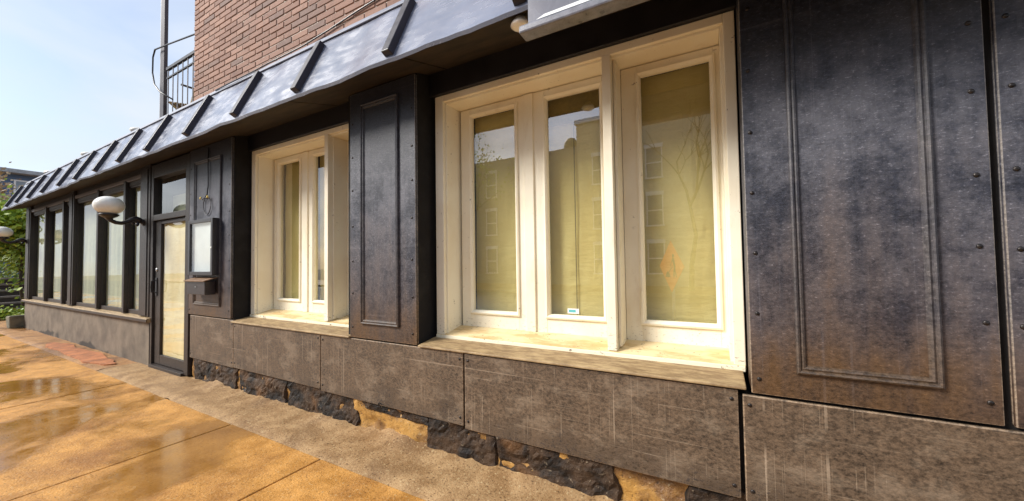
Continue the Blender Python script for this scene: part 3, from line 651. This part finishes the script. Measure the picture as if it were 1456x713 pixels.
# cable looping down the brick onto the awning
cb = MB().tube([(-2.3, -0.022, 3.90), (-2.54, -0.022, 3.856), (-2.85, -0.022, 3.83), (-3.2, -0.024, 3.79), (-3.6, -0.035, 3.745), (-3.85, -0.055, 3.72), (-4.15, -0.085, 3.69), (-4.5, -0.10, 3.665), (-4.9, -0.115, 3.65), (-5.3, -0.10, 3.66)], 0.008, 6)
tag(cb.build('cable', 'iron', smooth=True), 'thin dark cable running down the brick onto the awning', 'cable')

# ================================================================ balcony behind the brick corner
BY = 0.55
bal = tag(empty('balcony', (-7.5, BY, 3.66)), 'black railed balcony with a tall dark post beside the brick wall', 'balcony')
ry, rx = BY, -7.5
dk = simple('dark_violet_post', (0.030, 0.024, 0.036), 0.5, 0.3)
MB().box(-1.56, -1.40, 0.0, 0.06, 0.0, 4.8).build('post', dk, bal, bevel=0.01)
MB().box(-1.61, -1.562, 0.01, 0.05, 0.0, 4.8).build('post_trim', simple('pale_post_trim', (0.42, 0.44, 0.47), 0.5, 0.1), bal, bevel=0.005)
MB().box(-1.3, 1.4, 0.0, 0.045, 1.49, 1.54).build('top_rail', 'iron', bal)
MB().box(-1.3, 1.4, 0.008, 0.037, 1.33, 1.355).build('middle_rail', 'iron', bal)
MB().box(-1.3, 1.4, 0.008, 0.037, 0.46, 0.49).build('bottom_rail', 'iron', bal)
for i in range(8): MB().box(-1.26+i*0.20, -1.246+i*0.20, 0.015, 0.029, 0.491, 1.489).build('baluster', 'steelpaint', bal)
MB().box(-1.46, -1.43, 0.27, 3.5, 1.36, 1.39).build('side_rail', 'iron', bal)
MB().box(-1.6, 1.45, 0.0, 4.0, 0.30, 0.45).build('deck', dk, bal)
for px_ in (-1.4, 0.9): MB().box(px_, px_+0.1, 0.3, 0.4, 0.0, 0.3).build('deck_foot', dk, bal)
ch = tag(empty('patio_chair', (-8.80, 0.86, 4.11), -0.6), 'tan wooden slatted chair standing on the balcony', 'chair')
tanw = simple('tan_wood', (0.42, 0.28, 0.10), 0.6, 0.3)
for sx in (-0.2, 0.2):
    MB().tube([(sx, -0.2, 0), (sx, 0.12, 0.45), (sx, 0.22, 0.98)], 0.022, 6).build('side_frame', tanw, ch); MB().tube([(sx*0.9, 0.25, 0), (sx*0.9, -0.2, 0.45)], 0.02, 6).build('leg', tanw, ch)
for i in range(5): MB().box(-0.2, 0.2, -0.2+i*0.075, -0.14+i*0.075, 0.44, 0.46).build('seat_slat', tanw, ch)
for i in range(5): MB().box(-0.2, 0.2, 0.125+i*0.018, 0.145+i*0.018, 0.52+i*0.095, 0.60+i*0.095).build('back_slat', tanw, ch)
# wire draped round the post
tag(MB().tube([(-6.15, 0.02, 5.35), (-6.5, 0.2, 5.28), (-7.2, 0.4, 5.25), (-8.6, 0.50, 5.55), (-9.15, 0.50, 5.62), (-9.24, 0.50, 5.5), (-9.25, 0.5, 5.2), (-9.15, 0.5, 4.95), (-8.9, 0.5, 4.75), (-8.4, 0.52, 4.5)], 0.014, 6).build('service_wire', 'iron', smooth=True), 'black service wire looping from the brick corner round the balcony post', 'wire')

# ================================================================ far left: corner, planting, steps, blue house
blk = tag(MB().add(*(lambda v: (v, [(0,3,2,1),(4,5,6,7),(0,1,5,4),(1,2,6,5),(2,3,7,6),(3,0,4,7)]))([(-15.86,-.22,0.0),(-15.55,-.22,0),(-15.55,.1,0),(-15.86,.1,0),(-15.9,-.24,.30),(-15.52,-.23,.33),(-15.53,.12,.33),(-15.9,.11,.31)])).build('concrete_block', 'concrete', bevel=0.03), 'weathered concrete block standing against the corner of the building', 'block')
side = tag(MB().box(-60, -15.6, 0.36, 12, -0.15, -0.004).build('side_yard', 'earth_tone'), kind='structure')
def leafmat(name, lo, hi):
    s = NM(name); rn = s.island(); s.b.inputs['Subsurface Weight'].default_value = 0.0
    m = s.done(s.mix(rn, lo, hi), 0.55); return m
green = leafmat('spring_leaves', (0.10, 0.19, 0.018), (0.42, 0.52, 0.05)); dkg = leafmat('dark_leaves', (0.02, 0.05, 0.012), (0.08, 0.14, 0.03)); tan = leafmat('tan_blossom', (0.30, 0.20, 0.11), (0.55, 0.42, 0.26)); bark = simple('bark', (0.07, 0.05, 0.035), 0.9, 0.4, 12, 0.6)
def tree(loc, h, rad, n, leaf, mat, label, cat='tree', name='tree', trunk=0.09, group=None, bare=0.3, cz=0.62):
    t = tag(empty(name, loc), label, cat, group); rg = random.Random(int(loc[0]*100+h*10)); tw = MB()
    tips = []
    def limb(p, d, ln, rd, lev):
        q = p; pts = [p]
        for i in range(3): q = q+d*ln/3+Vector((rg.uniform(-1, 1), rg.uniform(-1, 1), rg.uniform(-.4, .8)))*ln*0.07; pts.append(q)
        tw.tube(pts, [rd*(1-0.17*i) for i in range(4)], 6)
        tips.append(pts[2]); tips.append(pts[3])
        if lev > 0:
            for k_ in range(3 if lev > 1 else 4):
                dd = (d+Vector((rg.uniform(-1, 1), rg.uniform(-1, 1), rg.uniform(-.2, .7)))*0.85).normalized(); limb(pts[rg.choice((2, 3))], dd, ln*0.68, rd*0.48, lev-1)
    limb(Vector((0, 0, -0.05)), Vector((0, 0, 1)), h*0.42, trunk, 3)
    tw.build('trunk', bark, t, smooth=True)
    if n:
        cr = MB(); c0 = Vector((0, 0, h*cz))
        for i in range(n):
            b = rg.choice(tips); p = b+Vector((rg.gauss(0, 1), rg.gauss(0, 1), rg.gauss(0, 1)))*rad*0.16
            a = Vector((rg.gauss(0, 1), rg.gauss(0, 1), rg.gauss(0, 1))).normalized(); c = a.orthogonal().normalized(); e = a.cross(c); s_ = leaf*rg.uniform(0.6, 1.3)
            cr.add([p-c*s_, p-e*s_*0.55, p+c*s_, p+e*s_*0.55], [(0, 1, 2, 3)])
        cr.build('crown', mat, t)
    return t
tree((-19.3, 0.55, 0), 3.3, 1.5, 6500, 0.075, green, 'bright green leafy small tree past the building corner', trunk=0.06)
tree((-23.2, 1.1, 0), 3.9, 1.9, 6500, 0.085, green, 'yellow-green tree behind the wooden steps', trunk=0.07)
tree((-27.5, 1.0, 0), 6.0, 2.4, 3600, 0.09, tan, 'tan blossoming tree in front of the blue house', trunk=0.1)
def shrub(loc, h, rad, n, mat, label, group='low plants past the building corner'):
    t = tag(empty('shrub', loc), label, 'shrub', group); rg = random.Random(int(loc[0]*77)); m = MB(); st_ = MB()
    for i in range(14):
        a = rg.uniform(0, 6.28); tip = Vector((math.cos(a)*rad*0.6, math.sin(a)*rad*0.6, h*rg.uniform(.6, 1))); st_.tube([(0, 0, 0), tip*0.5+Vector((0, 0, h*.1)), tip], [0.012, 0.009, 0.004], 5)
    for i in range(n):
        p = Vector((rg.gauss(0, .45)*rad, rg.gauss(0, .45)*rad, abs(rg.gauss(.45, .25))*h)); a = Vector((rg.gauss(0, 1), rg.gauss(0, 1), rg.gauss(0, 1))).normalized(); c = a.orthogonal().normalized(); e = a.cross(c); s_ = 0.045*rg.uniform(.6, 1.4)
        m.add([p-c*s_, p-e*s_*0.5, p+c*s_, p+e*s_*0.5], [(0, 1, 2, 3)])
    st_.build('stems', bark, t); m.build('leaves', mat, t); return t
shrub((-17.6, 0.55, 0), 0.55, 0.5, 900, green, 'low bright green plant in the side yard by the corner')
for q_ in range(4): shrub((-24.5, 0.3+1.3*q_, 0), 1.9, 1.1, 2600, green, 'hedge bush growing behind the wooden steps', 'hedge bushes behind the steps')
shrub((-18.9, 1.25, 0), 0.7, 0.6, 900, dkg, 'low dark green plant beside the wooden steps')
shrub((-18.6, -0.05, 0), 0.35, 0.45, 700, green, 'creeping green plant at the foot of the wooden steps')
stp = tag(empty('wooden_steps', (-20.2, 0.9, 0)), 'dark wooden terrace steps with a railing among the plants', 'steps')
dw = simple('dark_weathered_wood', (0.060, 0.042, 0.034), 0.7, 0.4, 10)
for i in range(6): MB().box(-0.30*i-0.32, -0.30*i, -1.3, 1.8, 0.20*i+0.14, 0.20*i+0.20).build('tread', simple('grey_tread', (0.20, 0.17, 0.15), 0.7, 0.3) if i == 0 else bpy.data.materials['grey_tread'], stp, bevel=0.006)
for i in range(6): MB().box(-0.30*i-0.06, -0.30*i-0.03, -1.28, 1.78, 0.20*i, 0.20*i+0.139).build('riser', dw, stp)
for yy in (-1.3, 0.2, 1.7): MB().add([(0, yy, 0), (-1.9, yy, 0), (-1.9, yy, 1.15), (-1.62, yy, 1.14), (0, yy, 0.13), (0, yy+.06, 0), (-1.9, yy+.06, 0), (-1.9, yy+.06, 1.15), (-1.62, yy+.06, 1.14), (0, yy+.06, 0.13)], [(0,1,2,3,4), (9,8,7,6,5), (0,5,6,1), (1,6,7,2), (2,7,8,3), (3,8,9,4), (4,9,5,0)]).build('stringer', dw, stp)
MB().tube([(-0.1, -1.27, 0.95), (-1.8, -1.27, 2.0)], 0.03, 6).tube([(-0.1, -1.27, 0.55), (-1.8, -1.27, 1.6)], 0.02, 6).tube([(-0.1, -1.27, 0.16), (-0.1, -1.27, 0.97)], 0.03, 6).tube([(-1.78, -1.27, 1.1), (-1.78, -1.27, 2.0)], 0.03, 6).build('handrail', dw, stp)
MB().tube([(-0.1, 0.3, 0.95), (-1.8, 0.3, 2.0)], 0.03, 6).tube([(-0.1, 0.3, 0.55), (-1.8, 0.3, 1.6)], 0.02, 6).tube([(-0.1, 0.3, 0.16), (-0.1, 0.3, 0.97)], 0.03, 6).build('inner_handrail', dw, stp)
# red planter box on the steps
rp_ = tag(MB().prism([(-0.22, 0), (0.22, 0), (0.27, 0.32), (0.22, 0.33), (0.2, 0.27), (-0.2, 0.27), (-0.22, 0.33), (-0.27, 0.32)], -0.25, 0.25).build('planter', simple('red_plastic', (0.40, 0.05, 0.03), 0.45), bevel=0.01), 'red planter box standing on the wooden steps', 'planter')
rp_.location = (-21.25, 1.35, 0.80)
hs = tag(empty('blue_house', (-47, 6.5, 0)), 'dark blue house with a pale eave and white framed window', 'house')
blue = simple('blue_siding', (0.085, 0.14, 0.25), 0.6, 0.15); 
MB().box(-6, 0, -3.1, 10, -0.1, 8.8).build('wall', blue, hs)
for i in range(26): MB().box(0.002, 0.03, -3.08, 9.98, 0.3+i*0.32, 0.31+i*0.32+0.29).build('siding_board', blue, hs)
MB().prism([(-5.0, 8.82), (10.6, 8.82), (10.6, 9.1), (-5.0, 9.1)], -6.5, 0.9).build('roof', simple('pale_grey_eave', (0.32, 0.34, 0.36), 0.6), hs)
for y_ in (-2.6, 1.2, 4.5):
    wn = MB(); wn.box(0.031, 0.08, y_, y_+0.1, 7.2, 8.4); wn.box(0.031, 0.08, y_+0.9, y_+1.0, 7.2, 8.4); wn.box(0.031, 0.079, y_+0.101, y_+0.899, 7.2, 7.3); wn.box(0.031, 0.079, y_+0.101, y_+0.899, 8.3, 8.4)
    o = wn.build('window', 'white', hs); MB().box(0.032, 0.05, y_+0.1, y_+0.9, 7.3, 8.3).build('pane', simple('house_pane', (0.25, 0.30, 0.36), 0.2), o)

# ================================================================ across the street (seen mirrored in the panes)
ob = tag(empty('apartment_house', (0, -19.2, 0)), 'pale three-storey apartment house across the street with white framed windows', 'building')
pale = simple('pale_brick_facade', (0.58, 0.50, 0.35), 0.8, 0.12, 5); 
MB().box(-7.4, 14, -8, 0, -0.1, 10.2).build('main_block', pale, ob)
MB().box(-30, -7.45, -8, -0.3, -0.1, 8.9).build('lower_block', simple('grey_facade', (0.36, 0.33, 0.27), 0.8, 0.12, 5), ob)
MB().box(-7.5, 14.1, -8, 0.15, 10.2, 10.45).build('cornice', 'white', ob)
MB().lathe([(0.5, 0), (0.5, 0.4), (0.46, 0.7), (0.3, 0.95), (0.05, 1.05)], (-8.3, -1.5, 8.9), 20).build('roof_turret', simple('turret_dark', (0.08, 0.10, 0.10), 0.6), ob, smooth=True)
opane = simple('opposite_pane', (0.16, 0.19, 0.21), 0.15); ofr = simple('white_trim', (0.80, 0.80, 0.76), 0.6, 0.05)
for x in [-27.2, -24, -20.8, -17.6, -14.4, -11.2, -6.35, -3.2, 0.4, 3.6, 6.8, 10.0]:
    for z0 in (0.75, 3.5, 6.25):
        y_ = 0 if x > -7.4 else -0.3
        m = MB(); m.box(x-0.06, x, y_, y_+0.09, z0, z0+1.7); m.box(x+0.8, x+0.86, y_, y_+0.09, z0, z0+1.7); m.box(x-0.1, x+0.9, y_, y_+0.12, z0+1.701, z0+1.92); m.box(x-0.1, x+0.9, y_, y_+0.14, z0-0.09, z0-0.001); m.box(x+0.001, x+0.799, y_, y_+0.07, z0+0.8, z0+0.87)
        o = m.build('window', ofr, ob); MB().box(x+0.001, x+0.799, y_, y_+0.04, z0+0.001, z0+1.69).build('pane', opane, o)
tree((-0.9, -16.3, 0), 8.5, 2.8, 0, 0.08, green, 'bare budding street tree on the pavement across the street', trunk=0.13)
tree((-16.5, -16.3, 0), 11.5, 3.0, 2600, 0.10, green, 'tall leafy street tree across the street', trunk=0.17)
# road works sign across the lane
rs = tag(empty('road_sign', (-0.80, -5.75, -0.13), math.radians(239)), 'orange diamond road works sign on a post by the kerb', 'sign')
og = simple('fluorescent_orange', (0.95, 0.22, 0.025), 0.45, 0.05)
hd = 0.57; zc = 1.48
MB().add([(0, -0.012, zc-hd), (hd, -0.012, zc), (0, -0.012, zc+hd), (-hd, -0.012, zc), (0, 0.0, zc-hd), (hd, 0.0, zc), (0, 0.0, zc+hd), (-hd, 0.0, zc)], [(0,1,2,3), (7,6,5,4), (0,4,5,1), (1,5,6,2), (2,6,7,3), (3,7,4,0)]).build('sign_plate', og, rs)
MB().box(-0.03, 0.03, 0.001, 0.05, 0.0, zc+0.3).build('sign_post', 'steel', rs)
MB().box(-0.4, 0.4, -0.03, 0.08, 0.0, 0.06).box(-0.04, 0.04, -0.5, 0.5, 0.0, 0.055).build('base', 'iron', rs)
# black worker pictogram (body, head, shovel, heap)
pk = simple('black_print', (0.012, 0.012, 0.012), 0.5); pm = MB(); Yp = -0.0145
def flat(poly): pm.add([(x_, Yp, zc+z_) for x_, z_ in poly], [tuple(range(len(poly)))])
flat([(-0.12+0.045*math.cos(2*math.pi*i/14), 0.23+0.045*math.sin(2*math.pi*i/14)) for i in range(14)])
flat([(-0.20, 0.05), (-0.13, 0.03), (-0.05, 0.14), (-0.10, 0.185), (-0.16, 0.17)])
flat([(-0.20, 0.045), (-0.15, 0.04), (-0.12, -0.09), (-0.10, -0.24), (-0.15, -0.24), (-0.17, -0.09)])
flat([(-0.21, 0.045), (-0.20, -0.08), (-0.26, -0.24), (-0.22, -0.24), (-0.16, -0.09), (-0.16, 0.04)])
flat([(-0.07, 0.14), (-0.045, 0.12), (0.03, 0.01), (0.01, -0.005)]); flat([(-0.14, 0.03), (-0.13, 0.045), (0.12, -0.13), (0.11, -0.145)])
flat([(0.03, -0.24), (0.27, -0.24), (0.22, -0.15), (0.15, -0.11), (0.08, -0.16)])
pm.build('worker_symbol', pk, rs)
